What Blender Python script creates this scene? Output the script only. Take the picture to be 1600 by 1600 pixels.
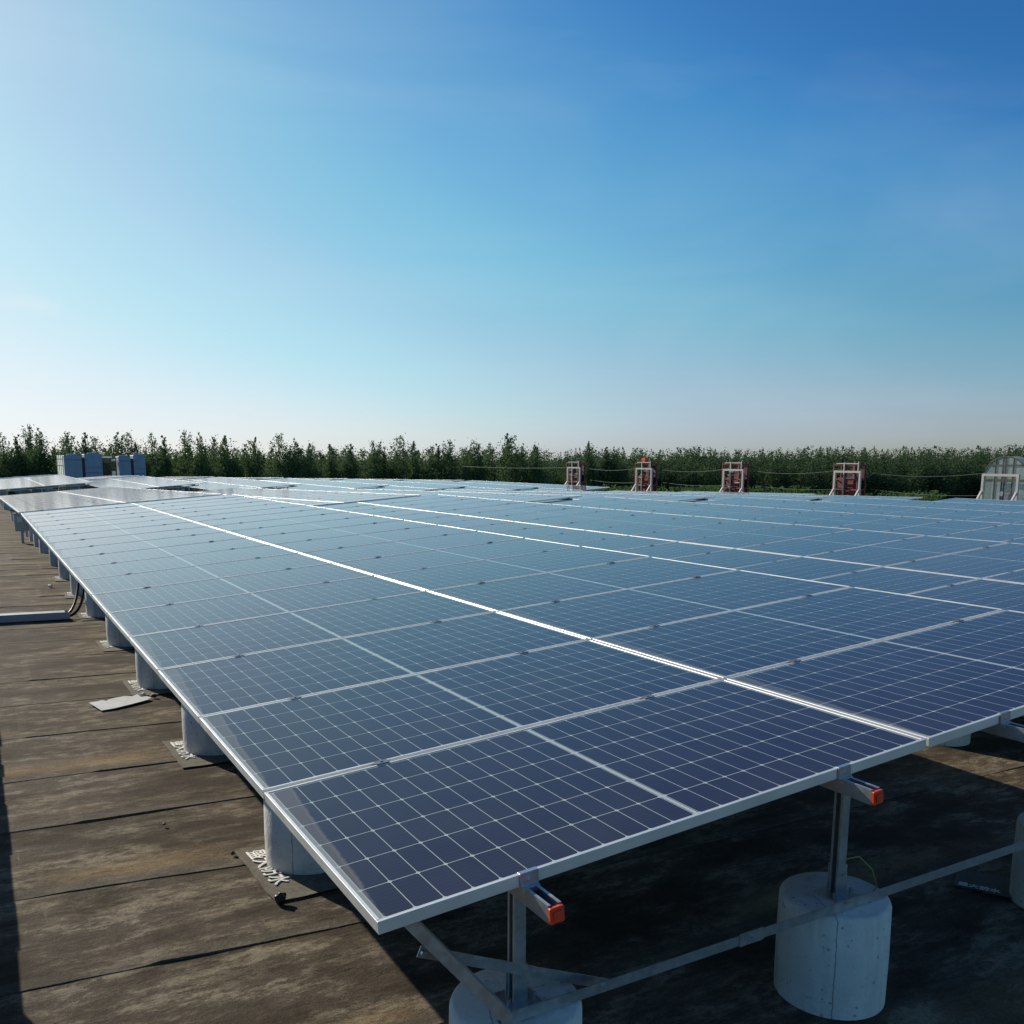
import bpy, bmesh, math, random
from mathutils import Vector, Matrix, noise
R = math.radians
random.seed(7)
scene = bpy.context.scene
for o in list(bpy.data.objects): bpy.data.objects.remove(o, do_unlink=True)
COL = scene.collection

# ------------------------------------------------------------------ camera, light, exposure
CAM = (-0.77944, -2.01254, 1.13768)
MR = ((0.866361, -0.499407, 0.003365), (-0.083354, -0.151238, -0.984977), (0.492413, 0.853065, -0.172654))
cam_d = bpy.data.cameras.new('camera'); cam = bpy.data.objects.new('camera', cam_d); COL.objects.link(cam)
cam_d.sensor_fit = 'HORIZONTAL'; cam_d.sensor_width = 36.0
cam_d.lens = 1446.41/1600*36.0
cam_d.shift_x = 0.0; cam_d.shift_y = 167.66/1600
cam_d.clip_start = 0.05; cam_d.clip_end = 4000
right, down, fwd = Vector(MR[0]), Vector(MR[1]), Vector(MR[2])
m = Matrix((right, -down, -fwd)).transposed().to_4x4(); m.translation = Vector(CAM)
cam.matrix_world = m
scene.camera = cam

SUNV = Vector((-0.63, 1.87, 1.0)).normalized()
EL = math.asin(SUNV.z); AZ = math.atan2(SUNV.x, SUNV.y)     # azimuth clockwise from +Y
w = bpy.data.worlds.new('World'); scene.world = w; w.use_nodes = True
nt = w.node_tree; nt.nodes.clear()
out = nt.nodes.new('ShaderNodeOutputWorld'); bg = nt.nodes.new('ShaderNodeBackground')
sky = nt.nodes.new('ShaderNodeTexSky'); sky.sky_type = 'NISHITA'; sky.sun_disc = False
sky.sun_elevation = EL; sky.sun_rotation = AZ
sky.altitude = 0; sky.air_density = 0.85; sky.dust_density = 0.6; sky.ozone_density = 10.0
bg.inputs['Strength'].default_value = 0.10
# camera-like response of the sky colour (deeper blue away from the sun, paler near it)
sc1 = nt.nodes.new('ShaderNodeVectorMath'); sc1.operation = 'SCALE'; sc1.inputs[3].default_value = 0.1
sc2 = nt.nodes.new('ShaderNodeVectorMath'); sc2.operation = 'SCALE'; sc2.inputs[3].default_value = 10.0
cv = nt.nodes.new('ShaderNodeRGBCurve'); cv.mapping.use_clip = False; cv.mapping.extend = 'EXTRAPOLATED'
CURVES = (((0, 0), (.03, .018), (.054, .030), (.080, .084), (.107, .158), (.124, .205), (.165, .30), (.205, .39), (.275, .48), (.50, .75), (1.0, .92)),
          ((0, 0), (.09, .095), (.142, .156), (.188, .285), (.253, .445), (.30, .545), (.386, .63), (.478, .74), (.704, .87), (1.1, .97)),
          ((0, 0), (.25, .29), (.358, .415), (.46, .585), (.53, .65), (.571, .695), (.757, .80), (.916, .88), (1.3, .97)))
for ci, ptsc in enumerate(CURVES):
    c_ = cv.mapping.curves[ci]
    c_.points[0].location = ptsc[0]; c_.points[1].location = ptsc[-1]
    for p_ in ptsc[1:-1]: c_.points.new(*p_)
cv.mapping.update()
# the low band of the sky is a touch bluer than the model's
tz = nt.nodes.new('ShaderNodeTexCoord'); sz = nt.nodes.new('ShaderNodeSeparateXYZ'); nt.links.new(tz.outputs['Generated'], sz.inputs[0])
cg = nt.nodes.new('ShaderNodeCombineXYZ')
for k_, (v0, v1) in enumerate(((1.04, 1.0), (0.95, 1.0), (1.13, 1.0))):
    mr = nt.nodes.new('ShaderNodeMapRange'); mr.interpolation_type = 'SMOOTHSTEP'
    mr.inputs[1].default_value = 0.0; mr.inputs[2].default_value = 0.16; mr.inputs[3].default_value = v0; mr.inputs[4].default_value = v1
    nt.links.new(sz.outputs[2], mr.inputs[0]); nt.links.new(mr.outputs[0], cg.inputs[k_])
mg = nt.nodes.new('ShaderNodeVectorMath'); mg.operation = 'MULTIPLY'
nt.links.new(sky.outputs[0], mg.inputs[0]); nt.links.new(cg.outputs[0], mg.inputs[1])
bk = nt.nodes.new('ShaderNodeMapRange'); bk.interpolation_type = 'SMOOTHSTEP'
bk.inputs[1].default_value = -0.5; bk.inputs[2].default_value = 0.15; bk.inputs[3].default_value = 1.12; bk.inputs[4].default_value = 1.0
nt.links.new(sz.outputs[1], bk.inputs[0])
mb_ = nt.nodes.new('ShaderNodeVectorMath'); mb_.operation = 'SCALE'; nt.links.new(mg.outputs[0], mb_.inputs[0]); nt.links.new(bk.outputs[0], mb_.inputs[3])
nt.links.new(mb_.outputs[0], sc1.inputs[0]); nt.links.new(sc1.outputs[0], cv.inputs[1])
# hazier, dimmer air low in the sky on the side away from the sun
e_ = nt.nodes.new('ShaderNodeMapRange'); e_.interpolation_type = 'SMOOTHSTEP'
e_.inputs[1].default_value = 0.32; e_.inputs[2].default_value = 0.07; nt.links.new(sz.outputs[2], e_.inputs[0])
s_ = nt.nodes.new('ShaderNodeMapRange'); s_.interpolation_type = 'SMOOTHSTEP'
s_.inputs[1].default_value = 0.30; s_.inputs[2].default_value = 0.90; nt.links.new(sz.outputs[0], s_.inputs[0])
es = nt.nodes.new('ShaderNodeMath'); es.operation = 'MULTIPLY'; nt.links.new(e_.outputs[0], es.inputs[0]); nt.links.new(s_.outputs[0], es.inputs[1])
lo = nt.nodes.new('ShaderNodeMix'); lo.data_type = 'RGBA'; lo.inputs[6].default_value = (1, 1, 1, 1); lo.inputs[7].default_value = (0.84, 0.74, 0.76, 1); nt.links.new(es.outputs[0], lo.inputs[0])
lm_ = nt.nodes.new('ShaderNodeVectorMath'); lm_.operation = 'MULTIPLY'; nt.links.new(cv.outputs[0], lm_.inputs[0]); nt.links.new(lo.outputs[2], lm_.inputs[1])
nt.links.new(lm_.outputs[0], sc2.inputs[0])
# thin, barely visible high haze and one small wisp of cloud
tc = nt.nodes.new('ShaderNodeTexCoord'); mpn = nt.nodes.new('ShaderNodeMapping'); mpn.inputs['Scale'].default_value = (1.2, 1.6, 5.0); mpn.inputs['Rotation'].default_value = (0.25, 0.1, 0.4)
hz = nt.nodes.new('ShaderNodeTexNoise'); hz.inputs['Scale'].default_value = 1.5; hz.inputs['Detail'].default_value = 4; hz.inputs['Distortion'].default_value = 0.8
hr = nt.nodes.new('ShaderNodeMapRange'); hr.inputs[1].default_value = 0.42; hr.inputs[2].default_value = 0.75; hr.inputs[3].default_value = 0.0; hr.inputs[4].default_value = 0.10
nt.links.new(tc.outputs['Generated'], mpn.inputs[0]); nt.links.new(mpn.outputs[0], hz.inputs['Vector']); nt.links.new(hz.outputs['Fac'], hr.inputs[0])
cd_ = (right*((42-800)/1446.41)+down*((474-967.66)/1446.41)+fwd).normalized()
mpc = nt.nodes.new('ShaderNodeVectorMath'); mpc.operation = 'SUBTRACT'; mpc.inputs[1].default_value = cd_
nt.links.new(tc.outputs['Generated'], mpc.inputs[0])
mps = nt.nodes.new('ShaderNodeVectorMath'); mps.operation = 'MULTIPLY'; mps.inputs[1].default_value = (26, 26, 110)
ln = nt.nodes.new('ShaderNodeVectorMath'); ln.operation = 'LENGTH'
nt.links.new(mpc.outputs[0], mps.inputs[0]); nt.links.new(mps.outputs[0], ln.inputs[0])
cn = nt.nodes.new('ShaderNodeTexNoise'); cn.inputs['Scale'].default_value = 60; cn.inputs['Detail'].default_value = 4; nt.links.new(tc.outputs['Generated'], cn.inputs['Vector'])
cm = nt.nodes.new('ShaderNodeMath'); cm.operation = 'MULTIPLY_ADD'; cm.inputs[1].default_value = 1.6; nt.links.new(cn.outputs['Fac'], cm.inputs[0]); nt.links.new(ln.outputs['Value'], cm.inputs[2])
cr_ = nt.nodes.new('ShaderNodeMapRange'); cr_.inputs[1].default_value = 0.9; cr_.inputs[2].default_value = 2.0; cr_.inputs[3].default_value = 0.45; cr_.inputs[4].default_value = 0.0
nt.links.new(cm.outputs[0], cr_.inputs[0])
ad_ = nt.nodes.new('ShaderNodeMath'); ad_.operation = 'ADD'; nt.links.new(hr.outputs[0], ad_.inputs[0]); nt.links.new(cr_.outputs[0], ad_.inputs[1])
hm = nt.nodes.new('ShaderNodeMix'); hm.data_type = 'RGBA'; hm.inputs[7].default_value = (7.6, 8.6, 9.2, 1); nt.links.new(ad_.outputs[0], hm.inputs[0]); nt.links.new(sc2.outputs[0], hm.inputs[6])
nt.links.new(hm.outputs[2], bg.inputs[0]); nt.links.new(bg.outputs[0], out.inputs[0])
sl = bpy.data.lights.new('sun', 'SUN'); sl.energy = 5.0; sl.angle = R(0.5); sl.color = (1.0, 0.92, 0.78)
sun = bpy.data.objects.new('sun', sl); COL.objects.link(sun)
sun.rotation_euler = (-SUNV).to_track_quat('-Z', 'Y').to_euler(); sun.location = (-20, 50, 30)
vs = scene.view_settings; vs.view_transform = 'Standard'; vs.look = 'None'; vs.exposure = 0.0; vs.gamma = 1.0
scene.render.resolution_x = 1024; scene.render.resolution_y = 1024

# ------------------------------------------------------------------ material helpers
class NT:
    def __init__(s, name):
        s.m = bpy.data.materials.new(name); s.m.use_nodes = True; s.t = s.m.node_tree; s.t.nodes.clear()
        s.o = s.n('ShaderNodeOutputMaterial'); s.b = s.n('ShaderNodeBsdfPrincipled'); s.l(s.b, 0, s.o, 0)
    def n(s, t, **k):
        x = s.t.nodes.new(t)
        for a, v in k.items(): setattr(x, a, v)
        return x
    def l(s, a, i, b, j): s.t.links.new(a.outputs[i], b.inputs[j])
    def put(s, sock, v):
        if hasattr(v, 'links') or hasattr(v, 'is_linked'): s.t.links.new(v, sock)
        elif isinstance(v, (tuple, list)): sock.default_value = (*v, 1.0) if len(v) == 3 and len(sock.default_value) == 4 else v
        else: sock.default_value = v
    def math(s, op, a, b=None, c=None, clamp=False):
        x = s.n('ShaderNodeMath', operation=op, use_clamp=clamp); s.put(x.inputs[0], a)
        if b is not None: s.put(x.inputs[1], b)
        if c is not None: s.put(x.inputs[2], c)
        return x.outputs[0]
    def mix(s, f, a, b, t='RGBA', blend='MIX'):
        x = s.n('ShaderNodeMix', data_type=t, blend_type=blend) if t == 'RGBA' else s.n('ShaderNodeMix', data_type=t)
        ia, ib, io = {'RGBA': (6, 7, 2), 'FLOAT': (2, 3, 0)}[t]
        s.put(x.inputs[0], f); s.put(x.inputs[ia], a); s.put(x.inputs[ib], b); return x.outputs[io]
    def noise(s, vec, scale, detail=4, rough=0.55, dist=0.0):
        x = s.n('ShaderNodeTexNoise'); x.inputs['Scale'].default_value = scale; x.inputs['Detail'].default_value = detail
        x.inputs['Roughness'].default_value = rough; x.inputs['Distortion'].default_value = dist
        if vec is not None: s.put(x.inputs['Vector'], vec)
        return x.outputs['Fac']
    def ramp(s, f, lo, hi, a=0.0, b=1.0, smooth=False):
        x = s.n('ShaderNodeMapRange'); x.interpolation_type = 'SMOOTHSTEP' if smooth else 'LINEAR'
        s.put(x.inputs[0], f)
        for i, v in zip((1, 2, 3, 4), (lo, hi, a, b)): x.inputs[i].default_value = v
        return x.outputs[0]
    def coord(s, which='Object', scale=(1, 1, 1), loc=(0, 0, 0)):
        c = s.n('ShaderNodeTexCoord'); mp = s.n('ShaderNodeMapping'); mp.inputs['Scale'].default_value = scale
        mp.inputs['Location'].default_value = loc; s.l(c, which, mp, 0); return mp.outputs[0]
    def geo(s, scale=(1, 1, 1)):
        c = s.n('ShaderNodeNewGeometry'); mp = s.n('ShaderNodeMapping'); mp.inputs['Scale'].default_value = scale
        s.l(c, 'Position', mp, 0); return mp.outputs[0]
    def set(s, **k):
        for a, v in k.items(): s.put(s.b.inputs[a.replace('_', ' ')], v)
        return s.m
    def bump(s, h, dist=0.01, strength=1.0):
        x = s.n('ShaderNodeBump'); x.inputs['Distance'].default_value = dist; x.inputs['Strength'].default_value = strength
        s.put(x.inputs['Height'], h); s.l(x, 0, s.b, s.b.inputs.find('Normal'))

def simple(name, col, rough=0.5, metal=0.0, var=0.12, scale=8, bump=0.0, spec=0.5):
    t = NT(name); v = t.coord('Object'); n = t.noise(v, scale, 5)
    f = t.ramp(n, 0.3, 0.7, 1-var, 1+var)
    c = t.mix(1.0, tuple(col), f, blend='MULTIPLY')
    if bump: t.bump(t.noise(v, scale*6, 3), bump)
    t.set(Base_Color=c, Roughness=t.ramp(n, 0.3, 0.7, max(rough-0.06, 0), rough+0.06), Metallic=metal)
    t.b.inputs['Specular IOR Level'].default_value = spec
    return t.m

PW, PL, PP = 2.094, 1.038, 1.058           # panel size across, along, pitch along the row
def cell_material():
    t = NT('solar_cells')
    c = t.n('ShaderNodeTexCoord'); sp = t.n('ShaderNodeSeparateXYZ'); t.l(c, 'Object', sp, 0)
    x, y = sp.outputs[0], sp.outputs[1]
    px_, gap = 0.0843, 0.022
    half = t.math('GREATER_THAN', x, PW/2)
    xs = t.math('SUBTRACT', t.math('SUBTRACT', x, PW/2-12*px_-gap/2), t.math('MULTIPLY', half, gap))
    u = t.math('DIVIDE', xs, px_); py = 0.1676
    v = t.math('DIVIDE', t.math('SUBTRACT', y, PL/2-3*py), py)
    fu = t.math('ABSOLUTE', t.math('SUBTRACT', t.math('FRACT', t.math('ADD', u, 0.5)), 0.5))
    fv = t.math('ABSOLUTE', t.math('SUBTRACT', t.math('FRACT', t.math('ADD', v, 0.5)), 0.5))
    du = t.math('MULTIPLY', fu, px_); dv = t.math('MULTIPLY', fv, py)
    g1 = t.math('LESS_THAN', du, 0.0012); g2 = t.math('LESS_THAN', dv, 0.0014)
    g3 = t.math('LESS_THAN', t.math('ADD', du, dv), 0.0085)
    mid = t.math('LESS_THAN', t.math('ABSOLUTE', t.math('SUBTRACT', x, PW/2)), gap/2-0.004)
    ox = t.math('MAXIMUM', t.math('LESS_THAN', u, 0.0), t.math('GREATER_THAN', u, 24.0))
    oy = t.math('MAXIMUM', t.math('LESS_THAN', v, 0.0), t.math('GREATER_THAN', v, 6.0))
    line = t.math('MAXIMUM', t.math('MAXIMUM', g1, g2), t.math('MAXIMUM', g3, mid))
    line = t.math('MAXIMUM', line, t.math('MULTIPLY', t.math('MAXIMUM', ox, oy), 0.55))
    oi = t.n('ShaderNodeObjectInfo')
    # faint cell to cell tone
    cu = t.n('ShaderNodeCombineXYZ'); t.put(cu.inputs[0], t.math('FLOOR', u)); t.put(cu.inputs[1], t.math('FLOOR', v)); t.put(cu.inputs[2], t.math('MULTIPLY', oi.outputs['Random'], 57.0))
    wn = t.n('ShaderNodeTexWhiteNoise', noise_dimensions='3D'); t.l(cu, 0, wn, 0)
    cell = t.mix(wn.outputs[0], (0.0175, 0.0195, 0.040), (0.022, 0.024, 0.048))
    cell = t.mix(t.math('MULTIPLY', oi.outputs['Random'], 0.5), cell, (0.016, 0.022, 0.050))
    # thin bus bars on every half cell
    bb = t.math('ABSOLUTE', t.math('SUBTRACT', t.math('FRACT', t.math('MULTIPLY', v, 9.0)), 0.5))
    cell = t.mix(t.math('MULTIPLY', t.math('GREATER_THAN', bb, 0.475), 0.25), cell, (0.12, 0.13, 0.15))
    col = t.mix(line, cell, (0.44, 0.49, 0.45))
    # dust: light film plus a dried wedge along the low edge and blotches
    ad = t.n('ShaderNodeVectorMath', operation='ADD'); t.l(c, 'Object', ad, 0)
    rv = t.n('ShaderNodeCombineXYZ'); t.put(rv.inputs[0], t.math('MULTIPLY', oi.outputs['Random'], 91.0)); t.l(rv, 0, ad, 1)
    n1 = t.noise(ad.outputs[0], 3.0, 6, 0.6); n2 = t.noise(ad.outputs[0], 26.0, 4, 0.7)
    wv = t.math('ADD', t.math('MULTIPLY', y, 0.060), t.math('MULTIPLY', t.math('SUBTRACT', n1, 0.5), 0.05))
    wv = t.math('ADD', wv, t.math('MULTIPLY', t.math('SUBTRACT', n2, 0.5), 0.012))
    edge = t.ramp(t.math('SUBTRACT', t.math('ADD', wv, 0.028), x), -0.004, 0.006)
    rim = t.math('MULTIPLY', edge, t.ramp(t.math('SUBTRACT', t.math('ADD', wv, 0.028), x), 0.012, 0.002))
    dust = t.math('ADD', t.math('MULTIPLY', edge, 0.22), t.math('MULTIPLY', rim, 0.16))
    film = t.math('ADD', t.ramp(n1, 0.35, 0.8, 0.012, 0.05), t.ramp(n2, 0.66, 0.8, 0.0, 0.05))
    dust = t.math('ADD', dust, film, clamp=True)
    col = t.mix(dust, col, (0.34, 0.31, 0.26))
    rough = t.math('ADD', t.math('MULTIPLY', dust, 0.55), 0.075, clamp=True)
    t.set(Base_Color=col, Roughness=rough, IOR=1.30)
    t.b.inputs['Specular IOR Level'].default_value = 0.5
    t.b.inputs['Specular Tint'].default_value = (1.0, 0.86, 0.90, 1.0)
    # dust film: its optical path grows towards grazing view, like real grime on glass
    lw = t.n('ShaderNodeLayerWeight'); lw.inputs[0].default_value = 0.5
    cosv = t.math('MAXIMUM', t.math('SUBTRACT', 1.0, lw.outputs['Facing']), 0.01)
    op = t.math('SUBTRACT', 1.0, t.math('EXPONENT', t.math('DIVIDE', -0.0055, cosv)))
    df = t.n('ShaderNodeBsdfDiffuse'); t.put(df.inputs[0], (0.44, 0.42, 0.38))
    gl = t.n('ShaderNodeBsdfGlossy'); t.put(gl.inputs[0], (0.95, 0.90, 0.84)); gl.inputs['Roughness'].default_value = 0.48
    m1 = t.n('ShaderNodeMixShader'); m1.inputs[0].default_value = 0.88; t.l(df, 0, m1, 1); t.l(gl, 0, m1, 2)
    m2 = t.n('ShaderNodeMixShader'); t.put(m2.inputs[0], op); t.l(t.b, 0, m2, 1); t.l(m1, 0, m2, 2); t.l(m2, 0, t.o, 0)
    return t.m

def membrane_material():
    t = NT('bitumen_membrane')
    uv = t.n('ShaderNodeUVMap'); sp = t.n('ShaderNodeSeparateXYZ'); t.l(uv, 0, sp, 0)
    fr = t.math('FRACT', sp.outputs[1]); idx = t.math('FLOOR', sp.outputs[1])
    wn = t.n('ShaderNodeTexWhiteNoise', noise_dimensions='1D'); t.put(wn.inputs['W'], idx)
    p = t.geo((1, 1, 1)); ps = t.geo((0.55, 4.2, 1.0)); pf = t.geo((1.4, 13.0, 1.0))
    base = t.mix(wn.outputs[0], (0.076, 0.058, 0.040), (0.104, 0.082, 0.058))
    wp = t.n('ShaderNodeVectorMath', operation='ADD'); t.put(wp.inputs[0], p)
    wv = t.n('ShaderNodeCombineXYZ'); t.put(wv.inputs[2], t.math('MULTIPLY', wn.outputs[0], 40.0)); t.l(wv, 0, wp, 1)
    def sn(sx, sy, scale, det, rg, dist=0.0):
        mp = t.n('ShaderNodeMapping'); mp.inputs['Scale'].default_value = (sx, sy, 1.0); t.l(wp, 0, mp, 0); return t.noise(mp.outputs[0], scale, det, rg, dist)
    st = sn(0.6, 2.6, 1.5, 9, 0.72, 0.0); fine = sn(2.6, 7.0, 4.0, 9, 0.80, 0.0); bl = sn(1.0, 1.7, 1.5, 6, 0.62, 0.0)
    blo = sn(1.2, 2.6, 3.4, 9, 0.76); gr = t.noise(p, 240, 2, 0.6); gr2 = t.noise(p, 60, 3, 0.65)
    pale = t.math('MULTIPLY', t.ramp(st, 0.48, 0.58), t.ramp(fine, 0.42, 0.56))
    base = t.mix(t.math('MULTIPLY', pale, 0.80), base, (0.29, 0.245, 0.170))
    pat = t.math('MULTIPLY', t.ramp(blo, 0.52, 0.58), t.ramp(bl, 0.46, 0.56))
    base = t.mix(t.math('MULTIPLY', pat, 0.60), base, (0.31, 0.265, 0.190))
    # tide marks left by puddles: thin pale outlines
    tm = t.math('ABSOLUTE', t.math('SUBTRACT', sn(0.75, 1.5, 1.3, 5, 0.55, 0.2), 0.50))
    tide = t.math('MULTIPLY', t.ramp(tm, 0.016, 0.003), t.ramp(fine, 0.36, 0.58))
    base = t.mix(t.math('MULTIPLY', t.math('MULTIPLY', tide, t.ramp(blo, 0.48, 0.58)), 0.55), base, (0.28, 0.245, 0.178))
    # scuffs and scratches across the sheets
    scr = t.ramp(sn(14.0, 2.0, 2.2, 7, 0.8), 0.62, 0.70)
    base = t.mix(t.math('MULTIPLY', scr, t.math('ADD', t.ramp(bl, 0.46, 0.6, 0.0, 0.5), t.math('MULTIPLY', t.ramp(sp.outputs[0], 0.0, -0.35), 0.4))), base, (0.33, 0.295, 0.22))
    dark = t.ramp(bl, 0.40, 0.53, 0.85, 0.0)
    base = t.mix(dark, base, (0.042, 0.031, 0.020))
    dk2 = t.math('MULTIPLY', t.ramp(blo, 0.47, 0.40), 0.6)
    base = t.mix(dk2, base, (0.045, 0.034, 0.023))
    # sand and rust washed up against the far lap of each sheet
    sd = t.math('MULTIPLY', t.ramp(fr, 0.06, 0.16), t.ramp(fr, 0.42, 0.22))
    sno = t.ramp(t.noise(t.geo((0.9, 0.9, 1)), 0.85, 4, 0.5, 0.2), 0.50, 0.60)
    sand = t.math('MULTIPLY', t.math('MULTIPLY', sd, sno), t.ramp(fine, 0.25, 0.6, 0.35, 1.0))
    base = t.mix(t.math('MULTIPLY', sand, 0.8), base, (0.28, 0.195, 0.10))
    lap = t.ramp(fr, 0.105, 0.085, 0.0, 0.45)
    base = t.mix(lap, base, (0.125, 0.108, 0.082))
    base = t.mix(1.0, base, t.ramp(gr, 0.3, 0.7, 0.72, 1.28), blend='MULTIPLY')
    base = t.mix(1.0, base, t.ramp(gr2, 0.3, 0.7, 0.80, 1.20), blend='MULTIPLY')
    bmp = t.math('ADD', t.math('ADD', t.math('MULTIPLY', gr, 0.0014), t.math('MULTIPLY', gr2, 0.004)), t.math('ADD', t.math('MULTIPLY', fine, 0.008), t.math('ADD', t.math('MULTIPLY', blo, 0.010), t.math('MULTIPLY', bl, 0.016))))
    t.bump(bmp, 1.0, 0.75)
    t.set(Base_Color=base, Roughness=t.ramp(st, 0.3, 0.7, 0.72, 0.92))
    t.b.inputs['Specular IOR Level'].default_value = 0.10
    return t.m

def concrete_material():
    t = NT('cast_concrete'); v = t.coord('Object'); oi = t.n('ShaderNodeObjectInfo')
    ad = t.n('ShaderNodeVectorMath', operation='ADD'); t.put(ad.inputs[0], v)
    rv = t.n('ShaderNodeCombineXYZ'); t.put(rv.inputs[0], t.math('MULTIPLY', oi.outputs['Random'], 37.0)); t.l(rv, 0, ad, 1)
    a = ad.outputs[0]
    n1 = t.noise(a, 4.5, 7, 0.62); n2 = t.noise(a, 34, 4, 0.6)
    c = t.mix(t.ramp(n1, 0.3, 0.7), (0.54, 0.53, 0.49), (0.72, 0.71, 0.66))
    c = t.mix(t.ramp(n1, 0.60, 0.74, 0.0, 0.55), c, (0.40, 0.38, 0.335))
    c = t.mix(t.ramp(n2, 0.62, 0.72, 0.0, 0.55), c, (0.20, 0.195, 0.18))
    vo = t.n('ShaderNodeTexVoronoi'); vo.inputs['Scale'].default_value = 26; t.put(vo.inputs['Vector'], a)
    pit = t.math('MULTIPLY', t.math('LESS_THAN', vo.outputs['Distance'], 0.16), t.math('GREATER_THAN', n1, 0.5))
    c = t.mix(t.math('MULTIPLY', pit, 0.6), c, (0.14, 0.135, 0.12))
    md = t.n('ShaderNodeMapping'); md.inputs['Scale'].default_value = (9, 9, 1.1); t.put(md.inputs[0], a)
    c = t.mix(t.ramp(t.noise(md.outputs[0], 1.0, 5, 0.6), 0.52, 0.70, 0.0, 0.45), c, (0.25, 0.24, 0.21))
    # one hairline seam of the mould down the side
    sp = t.n('ShaderNodeSeparateXYZ'); t.l(t.n('ShaderNodeTexCoord'), 'Object', sp, 0)
    sx = t.math('ABSOLUTE', t.math('ADD', t.math('ADD', sp.outputs[0], 0.09), t.math('MULTIPLY', t.math('SUBTRACT', n2, 0.5), 0.012)))
    seam = t.math('MULTIPLY', t.math('LESS_THAN', sx, 0.0022), t.math('LESS_THAN', sp.outputs[1], 0.0))
    c = t.mix(t.math('MULTIPLY', seam, 0.6), c, (0.10, 0.10, 0.095))
    t.bump(t.math('ADD', n2, t.math('MULTIPLY', n1, 2.0)), 0.004)
    t.set(Base_Color=c, Roughness=0.85); return t.m

M_CELL = cell_material(); M_MEM = membrane_material(); M_CON = concrete_material()
M_FRAME = simple('anodised_frame', (0.78, 0.77, 0.73), 0.45, 0.60, 0.05, 5)
M_GALV = simple('galvanised_steel', (0.42, 0.44, 0.45), 0.42, 0.75, 0.18, 30)
M_CLAMP = simple('clamp_aluminium', (0.50, 0.52, 0.55), 0.35, 0.8, 0.1, 20)
M_CLAMPD = simple('dark_mid_clamp', (0.16, 0.17, 0.19), 0.5, 0.3, 0.1, 20)
M_CAP = simple('orange_red_plastic', (0.78, 0.065, 0.02), 0.35, 0.0, 0.08, 12)
M_BLACK = simple('black_rubber', (0.012, 0.012, 0.013), 0.45, 0, 0.2, 20)
M_BACK = simple('grey_backsheet', (0.26, 0.26, 0.26), 0.6, 0, 0.04, 4)
M_TRAY = simple('tray_sheet_metal', (0.48, 0.49, 0.51), 0.5, 0.1, 0.08, 9)
M_WHITE = simple('white_paint', (0.80, 0.79, 0.74), 0.7, 0, 0.1, 60)
M_PAPER = simple('white_plastic_sheet', (0.84, 0.84, 0.82), 0.35, 0, 0.08, 14, 0.002)
M_PAD = simple('torn_membrane_pad', (0.15, 0.13, 0.098), 0.9, 0, 0.35, 40, 0.004)
M_WALL = simple('rendered_wall', (0.34, 0.33, 0.30), 0.85, 0, 0.2, 3)
M_WIRE2 = simple('dull_wire', (0.16, 0.18, 0.17), 0.6, 0, 0.1, 30)
M_WIRE = simple('yellow_green_wire', (0.22, 0.24, 0.07), 0.5, 0, 0.1, 30)
M_RED = simple('rusty_red_paint', (0.17, 0.035, 0.030), 0.7, 0, 0.45, 6)
M_DRED = simple('dark_red_sheet', (0.085, 0.028, 0.026), 0.75, 0, 0.4, 5)
M_PALE = simple('pale_grey_paint', (0.50, 0.48, 0.44), 0.55, 0, 0.1, 8)
M_BLUE = simple('weathered_blue_cladding', (0.22, 0.29, 0.37), 0.6, 0, 0.12, 2)
def backlit(name, col):
    t = NT(name); tr = t.n('ShaderNodeBsdfTranslucent'); tr.inputs[0].default_value = (*col, 1); mx = t.n('ShaderNodeMixShader'); mx.inputs[0].default_value = 0.65
    t.set(Base_Color=t.mix(t.noise(t.coord('Object'), 4, 3), tuple(c*0.9 for c in col), tuple(col)), Roughness=0.5)
    t.l(t.b, 0, mx, 1); t.l(tr, 0, mx, 2); t.l(mx, 0, t.o, 0); return t.m
M_BACKLIT = backlit('added_backlit_white', (0.86, 0.90, 0.86))  # invented plastic: translucent so the sun behind brightens louvre and tank
M_BROWN = simple('brown_steel', (0.10, 0.07, 0.055), 0.7, 0.1, 0.3, 4)
M_LOUV = simple('white_louvre', (0.74, 0.75, 0.74), 0.5, 0, 0.05, 3)
M_LABEL = simple('pale_sticker', (0.80, 0.82, 0.85), 0.5, 0, 0.03, 9)
M_STONE = simple('dark_debris', (0.03, 0.027, 0.024), 0.5, 0, 0.4, 30, 0.004)
M_SOIL = simple('field_soil_and_grass', (0.060, 0.075, 0.032), 0.95, 0, 0.35, 0.05)
def glass_material():
    t = NT('clear_corrugated_plastic'); v = t.coord('Object')
    n = t.noise(v, 3, 3)
    t.set(Base_Color=t.mix(n, (0.42, 0.55, 0.52), (0.60, 0.70, 0.66)), Roughness=0.18, Alpha=0.34)
    return t.m
M_GLASS = glass_material()
def leaf_material(name, a, b):
    t = NT(name); oi = t.n('ShaderNodeObjectInfo'); g = t.n('ShaderNodeNewGeometry')
    n = t.noise(t.coord('Object'), 0.9, 3)
    c = t.mix(t.ramp(n, 0.35, 0.65), a, b)
    c = t.mix(t.math('MULTIPLY', g.outputs['Random Per Island'], 0.6), c, tuple(q*1.7 for q in b))
    t.set(Base_Color=c, Roughness=0.8); t.b.inputs['Specular IOR Level'].default_value = 0.15
    tr = t.n('ShaderNodeBsdfTranslucent'); t.put(tr.inputs[0], c); mx = t.n('ShaderNodeMixShader'); mx.inputs[0].default_value = 0.38
    t.l(t.b, 0, mx, 1); t.l(tr, 0, mx, 2); t.l(mx, 0, t.o, 0)
    return t.m
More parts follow.
